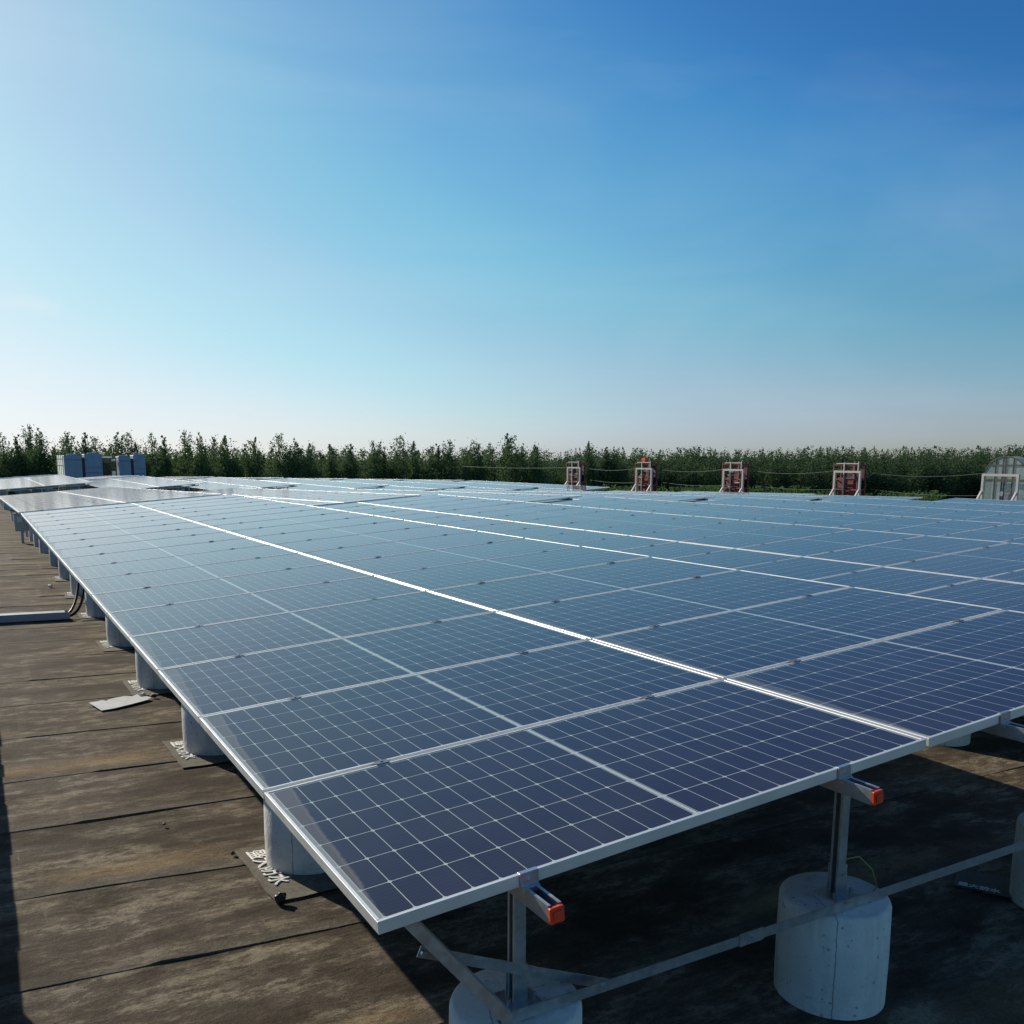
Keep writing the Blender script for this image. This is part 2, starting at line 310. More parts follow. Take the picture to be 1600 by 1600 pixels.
M_LEAF = leaf_material('poplar_leaves', (0.048, 0.085, 0.036), (0.080, 0.125, 0.048))
M_LEAF2 = leaf_material('far_wood_leaves', (0.036, 0.066, 0.030), (0.058, 0.095, 0.040))
M_SHRUB = leaf_material('shrub_leaves', (0.040, 0.080, 0.020), (0.062, 0.11, 0.028))
M_BARK = simple('grey_bark', (0.13, 0.12, 0.10), 0.9, 0, 0.3, 6)

# ------------------------------------------------------------------ mesh helpers
class MB:
    def __init__(s): s.v = []; s.f = []; s.mi = []; s.cur = 0
    def add(s, vs, fs):
        k = len(s.v); s.v += [tuple(v) for v in vs]; s.f += [tuple(i+k for i in f) for f in fs]; s.mi += [s.cur]*len(fs)
    def box(s, a, b):
        (x0, y0, z0), (x1, y1, z1) = a, b
        s.add([(x0,y0,z0),(x1,y0,z0),(x1,y1,z0),(x0,y1,z0),(x0,y0,z1),(x1,y0,z1),(x1,y1,z1),(x0,y1,z1)],
              [(0,3,2,1),(4,5,6,7),(0,1,5,4),(1,2,6,5),(2,3,7,6),(3,0,4,7)])
    def bar(s, p, q, wx, wz, up=(0, 0, 1)):
        p, q = Vector(p), Vector(q); d = (q-p).normalized(); u = Vector(up)
        if abs(d.dot(u)) > 0.98: u = Vector((0, 1, 0))
        a = d.cross(u).normalized(); b = a.cross(d).normalized(); a = a*wx/2; b = b*wz/2
        vs = [p-a-b, p+a-b, p+a+b, p-a+b, q-a-b, q+a-b, q+a+b, q-a+b]
        s.add(vs, [(0,1,2,3),(7,6,5,4),(0,4,5,1),(1,5,6,2),(2,6,7,3),(3,7,4,0)])
    def tube(s, pts, r, n=8, r2=None):
        pts = [Vector(p) for p in pts]; k = len(pts); rings = []
        prev = None
        for i, p in enumerate(pts):
            d = (pts[min(i+1, k-1)]-pts[max(i-1, 0)]).normalized()
            u = Vector((0, 0, 1)) if abs(d.z) < 0.9 else Vector((1, 0, 0))
            a = d.cross(u).normalized(); b = a.cross(d)
            rr = r if r2 is None else r+(r2-r)*i/(k-1)
            rings.append([p+(a*math.cos(t)+b*math.sin(t))*rr for t in [2*math.pi*j/n for j in range(n)]])
        vs = [v for r_ in rings for v in r_]; fs = []
        for i in range(k-1):
            for j in range(n): fs.append((i*n+j, i*n+(j+1) % n, (i+1)*n+(j+1) % n, (i+1)*n+j))
        fs.append(tuple(range(n))[::-1]); fs.append(tuple(range((k-1)*n, k*n)))
        s.add(vs, fs)
    def lathe(s, prof, n=40):
        vs = []; fs = []; k = len(prof)
        for r, z in prof:
            for j in range(n): vs.append((r*math.cos(2*math.pi*j/n), r*math.sin(2*math.pi*j/n), z))
        for i in range(k-1):
            for j in range(n): fs.append((i*n+j, i*n+(j+1) % n, (i+1)*n+(j+1) % n, (i+1)*n+j))
        fs.append(tuple(range(n))[::-1]); fs.append(tuple(range((k-1)*n, k*n)))
        s.add(vs, fs)
    def mesh(s, name, mats, smooth=False, bevel=0.0):
        me = bpy.data.meshes.new(name); me.from_pydata(s.v, [], s.f)
        for m_ in (mats if isinstance(mats, (list, tuple)) else [mats]): me.materials.append(m_)
        if any(s.mi): me.polygons.foreach_set('material_index', s.mi)
        if bevel:
            bm = bmesh.new(); bm.from_mesh(me)
            bmesh.ops.bevel(bm, geom=list(bm.edges), offset=bevel, segments=1, affect='EDGES', clamp_overlap=True)
            bm.to_mesh(me); bm.free()
        if smooth: me.polygons.foreach_set('use_smooth', [True]*len(me.polygons))
        me.update(); return me

def link(name, data, parent=None, loc=(0, 0, 0), rot=(0, 0, 0)):
    o = bpy.data.objects.new(name, data); COL.objects.link(o)
    if parent: o.parent = parent
    o.location = loc; o.rotation_euler = rot
    return o
def tag(o, label=None, cat=None, group=None, kind=None):
    for k, v in (('label', label), ('category', cat), ('group', group), ('kind', kind)):
        if v: o[k] = v
    return o
def smooth_by_angle(me, ang=35):
    me.polygons.foreach_set('use_smooth', [True]*len(me.polygons))
    try: me.set_sharp_from_angle(angle=R(ang))
    except Exception: pass
    return me

# ------------------------------------------------------------------ the roof and the ground
DR = 0.0211                    # fall of the roof towards +X
def prof(y):                   # long profile of the roof along +Y
    if y < 19.5: return 0.0
    if y < 40: return -0.02*(y-19.5)-0.02
    if y < 66: return -0.43
    return -0.43-0.02*(y-66)
def roof_z(x, y): return -0.887-DR*x+prof(y)

seams = [-6.0, -5.05, -4.1, -3.2, -2.25, -1.3, -0.35, 0.82, 1.70, 2.54, 3.43, 4.31, 5.33, 6.34, 7.25, 8.29, 9.22]
while seams[-1] < 97: seams.append(seams[-1]+random.uniform(0.90, 1.0))
xs = [-1.6+0.06*i for i in range(130)]
while xs[-1] < 12: xs.append(xs[-1]+0.25)
while xs[-1] < 41: xs.append(xs[-1]+1.0)
skew = [random.uniform(-0.05, 0.0) for _ in seams]; skew[8] = -0.06; skew[9] = -0.09
lapx = [random.choice([random.uniform(-0.65, 0.3), random.uniform(-3, 9), 50]) for _ in seams]
lapx[8] = -0.30; lapx[10] = -0.45; lapx[12] = -0.60; lapx[7] = 0.02; lapx[14] = -0.50
def seam_y(j, x):
    far = max(0.0, 1-abs(x)/14)
    return seams[j]+skew[j]*min(max(x+0.73, 0), 1.6)+(0.010*noise.noise((x*1.3, j*7.1, 0))+0.004*noise.noise((x*9, j*3.3, 5)))*(0.3+far)
b = MB(); uvs = []
NV = [0.0, 0.04, 0.12, 0.35, 0.65, 0.9, 1.0]
vid = {}
for j in range(len(seams)-1):
    rows = []
    for x in xs:
        y0, y1 = seam_y(j, x), seam_y(j+1, x)
        col = []
        near = seams[j] < 22
        xx = [x]
        for v in NV:
            y = y0+(y1-y0)*v
            und = 0.0045*noise.noise((x*0.9, y*2.2, 0))+0.0030*noise.noise((x*3.1, y*6.0, 3)) if near else 0
            lap = 0.007*math.exp(-max(x-lapx[j], 0)*2.5) if x > lapx[j] else 0.0
            h = 0.0034*(1-v)+und*min(1, (1-v)*4)+lap*(1 if v < 1 else 0)
            col.append((x, y, roof_z(x, y)+h))
        base = (x, y0-0.001, roof_z(x, y0)-0.0015)
        rows.append((base, col))
    k0 = len(b.v); n1 = len(NV)+1
    for base, col in rows: b.v.append(base); b.v.extend(col)
    for i in range(len(rows)-1):
        for a in range(n1-1):
            b.f.append((k0+i*n1+a, k0+(i+1)*n1+a, k0+(i+1)*n1+a+1, k0+i*n1+a+1)); b.mi.append(0)
            va = 0.001 if a == 0 else NV[a-1]; vb = 0.001 if a == 0 else NV[a]*0.998+0.001
            uvs += [(xs[i], j+va), (xs[i+1], j+va), (xs[i+1], j+vb), (xs[i], j+vb)]
me = b.mesh('roof_surface', M_MEM)
uvl = me.uv_layers.new(name='UVMap')
uvl.data.foreach_set('uv', [c for p in uvs for c in p])
tag(link('roof_surface', me), kind='structure')

GZ = -9.0
b = MB(); b.add([(-1500, -600, GZ), (2500, -600, GZ), (2500, 2500, GZ), (-1500, 2500, GZ)], [(0, 1, 2, 3)])
tag(link('ground', b.mesh('ground', M_SOIL)), kind='structure')
# the hall under the roof and an unseen low wall added to shade the left strip
e = link('factory_hall', None, loc=(0, 0, GZ)); tag(e, 'wide flat-roofed hall carrying the rows of solar panels', 'building')
b = MB(); b.box((-1.48, -6.2, 0), (40.6, 97.6, 6.0)); link('wall', b.mesh('hall_wall', M_WALL), e)
b = MB()
yy = -6.2
while yy < 97.5:
    L = random.uniform(0.25, 0.6); h = 0.60+random.uniform(-0.018, 0.020); t_ = random.uniform(-0.008, 0.008)
    b.box((-1.47, yy, GZ*0+6.0), (-1.150+t_, yy+L-0.004, 9.0+roof_z(-1.2, yy+0.4)+h)); yy += L
link('shadow_parapet', b.mesh('shadow_parapet', M_WALL), e)

# ------------------------------------------------------------------ solar tables
PH = 0.0728; GAP = 0.016; PER = 5.01
cs, sn = math.cos(PH), math.sin(PH)
def up_slope(u, n=0.0):                # local x,z of a point u up the slope and n above the glass plane
    return u*cs-n*sn, u*sn+n*cs

# panel: frame with side walls, a top lip and a return flange; glass is its own piece
H = 0.035; LIP = 0.011
b = MB()
for (x0, y0, x1, y1) in ((0, 0, PW, LIP), (0, PL-LIP, PW, PL), (0, LIP, LIP, PL-LIP), (PW-LIP, LIP, PW, PL-LIP)):
    b.box((x0, y0, -H), (x1, y1, 0))
for (x0, y0, x1, y1) in ((LIP, LIP, PW-LIP, 0.030), (LIP, PL-0.030, PW-LIP, PL-LIP)):
    b.box((x0, y0, -H), (x1, y1, -H+0.002))
ME_PANEL = b.mesh('panel_frame', M_FRAME, bevel=0.0012)
b = MB(); b.add([(LIP, LIP, -0.0025), (PW-LIP, LIP, -0.0025), (PW-LIP, PL-LIP, -0.0025), (LIP, PL-LIP, -0.0025)], [(0, 1, 2, 3)])
b.cur = 1; b.add([(LIP, LIP, -0.007), (PW-LIP, LIP, -0.007), (PW-LIP, PL-LIP, -0.007), (LIP, PL-LIP, -0.007)], [(3, 2, 1, 0)])
ME_GLASS = b.mesh('panel_glass', [M_CELL, M_BACK])

# rail: open channel with inward lips
def channel(L, wd=0.041, ht=0.052, th=0.0025, lip=0.009):
    q = MB()
    q.box((-wd/2, 0, 0), (-wd/2+th, L, ht)); q.box((wd/2-th, 0, 0), (wd/2, L, ht))
    q.box((-wd/2+th, 0, 0), (wd/2-th, L, th))
    q.box((-wd/2+th, 0, ht-th), (-wd/2+lip, L, ht)); q.box((wd/2-lip, 0, ht-th), (wd/2-th, L, ht))
    return q
b = MB(); b.box((-0.0222, -0.014, -0.001), (0.0222, 0.0, 0.045)); b.box((-0.014, -0.022, 0.010), (0.014, -0.014, 0.036))
ME_CAP = b.mesh('rail_end_cap', M_CAP, bevel=0.003)
# mid clamp bridging two panels, and end clamp hooked over the outer frame
b = MB(); b.box((-0.025, -0.017, 0.0012), (0.025, 0.017, 0.0030)); b.box((-0.030, -0.0075, -0.03), (0.030, 0.0075, 0.0015)); b.tube([(0, 0, 0.003), (0, 0, 0.006)], 0.006, 6)
ME_MID = b.mesh('mid_clamp', M_CLAMPD)
b = MB(); b.box((-0.029, -0.0065, 0.0015), (0.029, 0.009, 0.0045)); b.box((-0.029, -0.0075, -0.036), (0.029, -0.0035, 0.0045))
b.box((-0.022, -0.0185, -0.052), (0.026, -0.0035, -0.036)); b.tube([(0, -0.0035, -0.017), (0, -0.010, -0.017)], 0.007, 6)
ME_END = b.mesh('end_clamp', M_CLAMP, bevel=0.0008)
def pier_mesh(h, r=0.208, n=48):
    q = MB(); q.lathe([(r, 0), (r+0.002, h*0.5), (r-0.001, h-0.020), (r-0.006, h-0.007), (r-0.018, h)], n)
    return smooth_by_angle(q.mesh('concrete_pier', M_CON), 40)
PIER_X = (0.55, 1.98, 3.56); PIER_TOP = (-0.520, -0.522, -0.560)
ME_PIER = [pier_mesh(PIER_TOP[i]+0.887+DR*PIER_X[i]+0.03) for i in range(3)]
ME_PIERF = [pier_mesh(PIER_TOP[i]+0.887+DR*PIER_X[i]+0.03, n=14) for i in range(3)]
def post_mesh(h, full=True):           # channel section open towards -X, shoe and base plate
    q = MB(); w_, t_ = 0.0205, 0.0025
    q.box((-w_, -w_, 0), (w_, -w_+t_, h)); q.box((-w_, w_-t_, 0), (w_, w_, h)); q.box((w_-t_, -w_+t_, 0), (w_, w_-t_, h))
    if full:
        q.box((-w_, -w_+t_, 0), (-w_+t_, -w_+0.010, h)); q.box((-w_, w_-0.010, 0), (-w_+t_, w_-t_, h))
        q.box((-w_-0.005, -w_-0.0035, 0), (w_+0.005, -w_-0.0005, 0.125)); q.box((-w_-0.005, w_+0.0005, 0), (w_+0.005, w_+0.0035, 0.125))
        q.box((w_+0.0005, -w_-0.0035, 0), (w_+0.0035, w_+0.0035, 0.125)); q.box((-0.06, -0.055, 0), (0.06, 0.055, 0.006))
        for sx in (-0.045, 0.045): q.tube([(sx, -0.03, 0.006), (sx, -0.03, 0.028)], 0.006, 6)
        q.tube([(0.004, -w_-0.010, 0.092), (0.004, -w_-0.0035, 0.092)], 0.007, 6)
        q.tube([(w_+0.0035, 0, 0.07), (w_+0.014, 0, 0.07)], 0.008, 6)
    return q.mesh('post', M_GALV)
ME_POST = []
for i in range(3):
    top = up_slope(PIER_X[i]/cs, -H-0.054-0.042)[1]
    ME_POST.append((post_mesh(top-PIER_TOP[i]), post_mesh(top-PIER_TOP[i], False)))
RAIL_U = (0.436, 1.668, PW+GAP+0.440, PW+GAP+1.672)
ORD = ['nearest', 'second', 'third', 'fourth', 'fifth', 'sixth', 'seventh']
BLK = {1: 'near block', 2: 'second block back', 3: 'third block back', 4: 'farthest block'}

RAILM = {}
def table(blk, k, y0, zoff, slope, n):
    X0 = PER*k; dz = {0: 0, 1: 0.0165, 2: -0.0229, 3: -0.0205, 4: -0.015, 5: -0.01, 6: 0}[k] if blk == 1 else 0.0
    yy0 = y0-0.06*k if blk == 1 else y0
    root = link('solar_table', None, loc=(X0, yy0, -DR*X0+zoff+dz), rot=(math.atan(slope), 0, 0))
    if k == 0: pos = 'leftmost row of the %s' % BLK[blk]
    else: pos = '%s row from left, %s' % (ORD[k], BLK[blk])
    extra = ', shorter than its neighbours' if n != 18 else ''
    tag(root, 'tilted solar panel table, %s%s' % (pos, extra), 'solar array', 'rows of tilted solar panel tables across the roof')
    near = blk == 1
    for i in range(n):
        for h_ in range(2):
            x, z = up_slope(h_*(PW+GAP))
            jz = random.uniform(-0.0012, 0.0012)
            p = link('solar_panel', ME_PANEL, root, (x, i*PP, z+jz), (0, -PH+random.uniform(-0.0012, 0.0012), 0))
            link('glass', ME_GLASS, p)
    L = n*PP-0.02
    key = (n,)
    if key not in RAILM:
        q = channel(L+0.26); RAILM[key] = (q.mesh('rail', M_GALV))
    for u in RAIL_U:
        x, z = up_slope(u, -H-0.0525)
        rl = link('rail', RAILM[key], root, (x, -0.13, z), (0, -PH, 0))
        if blk == 1: link('end_cap', ME_CAP, rl, (0, 0, 0.003))
        if blk in (1, 2):
            x, z = up_slope(u)
            for i in range(1, n): link('clamp', ME_MID, root, (x, i*PP-0.010, z), (0, -PH, 0))
            link('clamp', ME_END, root, (x, 0, z), (0, -PH, 0))
    npier = (n+1)//2
    bl = channel(1)  # cross beams
    for j in range(npier):
        y = 0.27+2.116*j
        if y > L: break
        x1, z1 = up_slope(0.12, -H-0.054-0.021); x2, z2 = up_slope(4.05, -H-0.054-0.021)
        q = MB(); q.bar((x1, 0, z1), (x2, 0, z2), 0.041, 0.040)
        if 'beam' not in RAILM: RAILM['beam'] = q.mesh('cross_beam', M_GALV)
        link('cross_beam', RAILM['beam'], root, (0, y, 0))
        for i in range(3):
            link('concrete_pier', ME_PIER[i] if near else ME_PIERF[i], root, (PIER_X[i], y-0.01, -0.887-DR*PIER_X[i]-0.03), (0, 0, random.uniform(-0.5, 0.5)))
            link('post', ME_POST[i][0 if near else 1], root, (PIER_X[i], y-0.015, PIER_TOP[i]))
        if near and k < 2 or (near and j < 2):
            if 'brace' not in RAILM:
                q = MB()
                def ang(p, r_, t_=0.003, wd=0.036):
                    q.bar(p, r_, t_, wd); pv, rv = Vector(p), Vector(r_)
                    d = (rv-pv).normalized(); upv = Vector((0, 1, 0)).cross(d).normalized()
                    q.bar(pv-upv*wd/2+Vector((0, 0.016, 0)), rv-upv*wd/2+Vector((0, 0.016, 0)), 0.032, 0.003)
                ang((0.160, -0.075, -0.125), (0.447, -0.150, -0.482)); RAILM['brace'] = q.mesh('brace', M_GALV)
                q = MB(); q.bar((0.205, -0.055, -0.243), (0.60, -0.035, -0.432), 0.003, 0.034); q.bar((0.598, -0.035, -0.432), (0.878, -0.045, -0.553), 0.003, 0.034)
                q.tube([(0.215, -0.07, -0.247), (0.215, -0.05, -0.247)], 0.008, 6); RAILM['strut'] = q.mesh('strut', M_GALV)
                q = MB(); q.bar((0.43, 0, 0), (3.95, 0, -0.012), 0.003, 0.036); q.bar((0.43, 0.015, -0.018), (3.95, 0.015, -0.030), 0.030, 0.003)
                for xx in (0.80, 1.42, 3.02): q.tube([(xx, -0.012, 0), (xx, 0.002, 0)], 0.008, 6)
                q.box((1.36, -0.006, -0.024), (1.47, -0.002, 0.022))
                RAILM['tie'] = q.mesh('tie_bar', M_GALV)
            link('brace', RAILM['brace'], root, (0, y, 0)); link('strut', RAILM['strut'], root, (0, y, 0))
            link('tie_bar', RAILM['tie'], root, (0, y-0.135, -0.487))
        if near and k == 0 and j == 0:
            q = MB(); pts = [(2.02, 0.25, -0.385), (2.08, 0.24, -0.385), (2.13, 0.215, -0.44), (2.12, 0.18, -0.495), (2.05, 0.155, -0.500), (1.95, 0.140, -0.495), (1.88, 0.128, -0.478)]
            q.tube(pts, 0.0028, 6); link('earth_wire', smooth_by_angle(q.mesh('earth_wire', M_WIRE), 60), root)
    return root

BLOCKS = {1: (0.0, 0.0, 0.0, 18, 6), 2: (20.0, -0.03, -0.02, 18, 7), 3: (46.3, -0.40, 0.0, 18, 7), 4: (66.6, -0.40, -0.02, 18, 7)}
for blk, (y0, z0, s_, n, kk) in BLOCKS.items():
    for k in range(kk):
        if blk == 2 and k == 6: table(blk, k, y0+PP*9, z0-0.02*PP*9, s_, 9)
        else: table(blk, k, y0, z0, s_, n)

# ------------------------------------------------------------------ small things on the roof
def text_mesh(txt, size, mat, ext=0.0008):
    c = bpy.data.curves.new('t', 'FONT'); c.body = txt; c.size = size; c.extrude = ext
    c.align_x = 'CENTER'; c.align_y = 'CENTER'; c.offset = 0.0
    o = bpy.data.objects.new('t', c); COL.objects.link(o)
    dg = bpy.context.evaluated_depsgraph_get(); dg.update()
    me_ = bpy.data.meshes.new_from_object(o.evaluated_get(dg)); bpy.data.objects.remove(o, do_unlink=True)
    me_.materials.clear(); me_.materials.append(mat); return me_
ME_TXT = text_mesh('盛大防水', 0.112, M_WHITE)
def embolden(me_, d):
    bm_ = bmesh.new(); bm_.from_mesh(me_); src = list(bm_.verts)+list(bm_.edges)+list(bm_.faces)
    for dx_, dy_, dz_ in ((d, 0, 0.0003), (0, d, 0.0006), (-d, 0, 0.0009), (0, -d, 0.0012)):
        r_ = bmesh.ops.duplicate(bm_, geom=src); bmesh.ops.translate(bm_, verts=[v for v in r_['geom'] if isinstance(v, bmesh.types.BMVert)], vec=(dx_, dy_, dz_))
    bm_.to_mesh(me_); bm_.free()
embolden(ME_TXT, 0.0022)
def pad(x, y, label, rz=0.0, dx=-0.03, flip=0):
    q = MB(); n = 14; w2, h2 = 0.30, 0.33
    top = []
    for i in range(n+1):
        for j in range(n+1):
            u, v = i/n*2-1, j/n*2-1
            ed = 0.012*noise.noise((u*3+x, v*3+y, 1)) if abs(u) == 1 or abs(v) == 1 else 0
            top.append((u*w2*(1+ed*2), v*h2*(1+ed*2), 0.004+0.003*noise.noise((u*2+x, v*2, 2))+0.003*(max(abs(u), abs(v)) > 0.99)))
    fs = [(i*(n+1)+j, (i+1)*(n+1)+j, (i+1)*(n+1)+j+1, i*(n+1)+j+1) for i in range(n) for j in range(n)]
    q.add(top, fs)
    me_ = q.mesh('membrane_pad', M_PAD)
    bm = bmesh.new(); bm.from_mesh(me_); r_ = bmesh.ops.extrude_face_region(bm, geom=list(bm.faces))
    bmesh.ops.translate(bm, verts=[v for v in r_['geom'] if isinstance(v, bmesh.types.BMVert)], vec=(0, 0, 0.002)); bm.to_mesh(me_); bm.free()
    o = link('membrane_pad', me_, None, (x+dx, y, roof_z(x, y)+0.004), (0, math.atan(DR), rz))
    tag(o, label, 'roofing pad', 'loose membrane pads under the piers')
    link('lettering', ME_TXT, o, (-0.215, 0.06, 0.0105), (0, 0, -math.pi/2+flip))
    return o
# (0.55, 2.39) is the second pier of the front table
pad(0.55, 2.30, 'dark membrane pad with white characters under the pier beside the front corner', 0.04, 0.0)
pad(0.55, 4.44, 'dark membrane pad with white characters, next one behind the nearest lettered pad', 0.02, 0.0)
for i in range(3, 8):
    pad(0.55, 0.20+2.116*i, 'dark membrane pad under pier number %s along the low edge of the left row' % ['four', 'five', 'six', 'seven', 'eight'][i-3], random.uniform(-0.06, 0.06), 0.0)
o = pad(3.44, 0.55, 'small shaded scrap of lettered membrane left of the pier at the right edge', 0.5, 0.0); o.scale = (0.42, 0.42, 1)

def sheet(pts, thick, mat, name):
    q = MB(); n = len(pts); q.add([(*p, thick) for p in pts]+[(*p, 0) for p in pts], [tuple(range(n)), tuple(range(2*n-1, n-1, -1))]+[(i, i+n, (i+1) % n+n, (i+1) % n) for i in range(n)])
    return q.mesh(name, mat)
o = link('plastic_sheet', sheet([(-0.105, 0.10), (-0.04, -0.17), (0.06, -0.145), (0.17, -0.09), (0.26, -0.04), (0.335, 0.005), (0.375, 0.07), (0.345, 0.12), (0.30, 0.115), (0.285, 0.21), (0.24, 0.16), (0.18, 0.19), (0.10, 0.165), (0.045, 0.125), (0.03, 0.09), (0.0, 0.13), (-0.05, 0.105)], 0.004, M_PAPER, 'plastic_sheet'), None, (-0.0, 6.0, roof_z(0, 6.0)+0.020), (R(2), math.atan(DR), 0))
tag(o, 'torn white plastic sheet lying flat on the brown roof', 'plastic sheet')
q = MB()
for px_, py_, r_ in ((0.33, 0.12, 0.030), (0.36, 0.075, 0.022), (0.40, 0.10, 0.018)): q.lathe([(r_, 0), (r_*0.8, 0.02), (r_*0.3, 0.032)], 7); 
bm = bmesh.new(); bmesh.ops.create_icosphere(bm, subdivisions=2, radius=0.032)
for v in bm.verts: v.co *= 1+0.5*noise.noise(v.co*40); v.co.z *= 0.7
def lump(loc, sc, mat, label, seed):
    bm_ = bmesh.new(); bmesh.ops.create_icosphere(bm_, subdivisions=3, radius=0.03)
    for v in bm_.verts:
        v.co *= 1+0.55*noise.noise(v.co*38+Vector((seed, 0, 0))); v.co.x *= sc[0]; v.co.y *= sc[1]; v.co.z *= sc[2]
    me_ = bpy.data.meshes.new('debris_lump'); bm_.to_mesh(me_); bm_.free(); me_.materials.append(mat)
    o_ = link('debris_lump', me_, None, (loc[0], loc[1], roof_z(*loc)+0.012+0.026*sc[2])); tag(o_, label, 'debris'); return o_
lump((0.285, 1.955), (0.9, 0.7, 0.8), M_BLACK, 'small shiny black lump at the corner of the lettered pad', 1)
lump((0.40, 6.12), (0.9, 0.7, 0.6), M_STONE, 'dark crumb beside the torn white plastic sheet', 2)
lump((0.33, 6.20), (0.7, 0.5, 0.5), M_PAPER, 'small white crumb behind the torn plastic sheet', 3)
lump((0.13, 13.9), (1.1, 0.9, 0.8), M_PAPER, 'pale lump on the roof far up along the left row', 4)
lump((-0.02, 3.15), (0.3, 0.25, 0.2), M_STONE, 'tiny dark chip on the bare roof strip', 5)
lump((0.22, 2.58), (0.35, 0.3, 0.3), M_STONE, 'tiny dark chip just behind the nearest lettered pad', 6)
bm.free()

# cable tray crossing the bare strip, two cables into the table
TY = 10.62
q = MB(); zt = lambda x: roof_z(x, TY)
x0, x1 = -1.15, 0.135
for (ya, yb, za, zb) in ((0, 0.004, 0, 0.085), (0.146, 0.150, 0, 0.085), (0.004, 0.146, 0, 0.004)):
    q.add([(x, y, zt(x)+0.016+z) for x in (x0, x1) for y, z in ((ya, za), (yb, za), (yb, zb), (ya, zb))], [(0, 1, 2, 3), (7, 6, 5, 4), (0, 4, 5, 1), (1, 5, 6, 2), (2, 6, 7, 3), (3, 7, 4, 0)])
tr = link('cable_tray', q.mesh('cable_tray', M_TRAY), None, (0, TY, 0)); tag(tr, 'long grey metal cable tray crossing the bare roof strip at the left edge', 'cable tray')
q = MB(); q.add([(x, y, zt(x)+0.016+z) for x in (x0, x1-0.05) for y, z in ((-0.006, 0.0855), (0.156, 0.0855), (0.156, 0.0885), (-0.006, 0.0885))], [(0, 1, 2, 3), (7, 6, 5, 4), (0, 4, 5, 1), (1, 5, 6, 2), (2, 6, 7, 3), (3, 7, 4, 0)])
link('lid', q.mesh('tray_lid', M_TRAY), tr)
def cable(dy, dx, lab):
    p0, p1, p2, p3 = Vector((0.05+dx, TY+0.07+dy, -0.845)), Vector((0.24+dx, TY+0.12+dy, -0.84)), Vector((0.33+dx, TY+0.55+dy, -0.50)), Vector((0.36+dx, TY+0.9+dy, -0.06))
    pts = []
    for i in range(17):
        t_ = i/16; pts.append(p0*(1-t_)**3+p1*3*t_*(1-t_)**2+p2*3*t_*t_*(1-t_)+p3*t_**3)
    q_ = MB(); q_.tube(pts, 0.017, 10)
    o_ = link('power_cable', smooth_by_angle(q_.mesh('power_cable', M_BLACK), 60)); tag(o_, lab, 'cable', 'black cables rising from the tray to the panels')
cable(0.0, 0.0, 'black cable curving from the tray up under the panels, outer of the two')
cable(-0.01, 0.075, 'black cable curving from the tray up under the panels, inner one nearest the piers')

# inverter box under the low edge of the second block
q = MB(); q.box((0, 0, 0), (0.30, 0.18, 0.42)); q.box((-0.02, -0.02, 0.42), (0.32, 0.20, 0.44))
e = link('combiner_box', None, None, (0.02, 23.6, roof_z(0, 23.6)+0.30)); tag(e, 'grey electrical box on a post under the low edge of the second block', 'electrical box')
link('case', q.mesh('box_case', M_GALV), e)
q = MB(); q.box((0.06, -0.004, 0.22), (0.17, -0.001, 0.36)); link('sticker', q.mesh('box_sticker', M_LABEL), e)
q = MB(); q.bar((0.15, 0.09, 0), (0.15, 0.09, -0.30), 0.06, 0.06); link('leg', q.mesh('box_leg', M_GALV), e)

# ------------------------------------------------------------------ blue cooling units at the far end
def blue_unit(x0, x1, y, label, louvre):
    zb = roof_z(x0, y)-0.1; Hh = 3.35
    e = link('cooling_unit', None, None, (x0, y, zb)); tag(e, label, 'cooling unit', 'blue cooling units at the far end of the roof')
    w_ = x1-x0; half = w_*0.5
    q = MB(); q.box((0, 0, 0), (half-0.12, 2.2, Hh-0.12)); link('casing', q.mesh('casing', M_BLUE, bevel=0.03), e)
    q = MB(); q.box((half+0.12, 0.0, 0), (w_, 2.2, Hh)); link('casing', q.mesh('casing', M_BLUE, bevel=0.03), e)
    q = MB(); q.box((half-0.12, 0.25, 0), (half+0.12, 2.0, Hh-0.3)); link('duct', q.mesh('duct', M_BROWN), e)
    q = MB()
    for i in range(5): q.box((half+0.2+0.0, -0.02, 0.4+i*0.42), (w_-0.05, -0.001, 0.43+i*0.42))
    q.box((0.05, -0.03, Hh-0.55), (half+0.4, -0.002, Hh-0.50)); link('trim', q.mesh('trim', M_BROWN), e)
    q = MB(); q.lathe([(0.45, 0), (0.42, 0.12), (0.30, 0.13)], 16); f = q.mesh('fan_ring', M_BLUE)
    link('fan_ring', f, e, (w_*0.25-0.05, 1.1, Hh-0.12)); link('fan_ring', f, e, (w_*0.78, 1.1, Hh))
    if louvre:
        q = MB(); q.box((-0.58, 0.1, 0.1), (-0.08, 0.14, Hh-0.1)); q.cur = 1
        for i in range(4): q.box((-0.56+i*0.14, 0.06, 0.1), (-0.52+i*0.14, 0.098, Hh-0.1))
        for z in (0.1, 1.75, 2.2): q.box((-0.58, 0.05, z*1.3), (-0.08, 0.058, z*1.3+0.06))
        link('louvre', q.mesh('louvre', [M_BACKLIT, M_BROWN]), e)
blue_unit(6.55, 9.75, 92.0, 'pair of blue box units with a white louvred side panel at far left', True)
blue_unit(11.15, 13.5, 92.0, 'pair of blue box units right of the brown pipe rack', False)
e = link('pipe_rack', None, None, (9.95, 92.3, roof_z(10, 92)+0.75)); tag(e, 'brown steel pipe rack standing between the two blue units', 'pipe rack')
q = MB()
for x in (0.0, 0.55, 1.0): q.bar((x, 0, 0), (x, 0, 2.2), 0.07, 0.07); q.bar((x, 1.2, 0), (x, 1.2, 2.3), 0.07, 0.07)
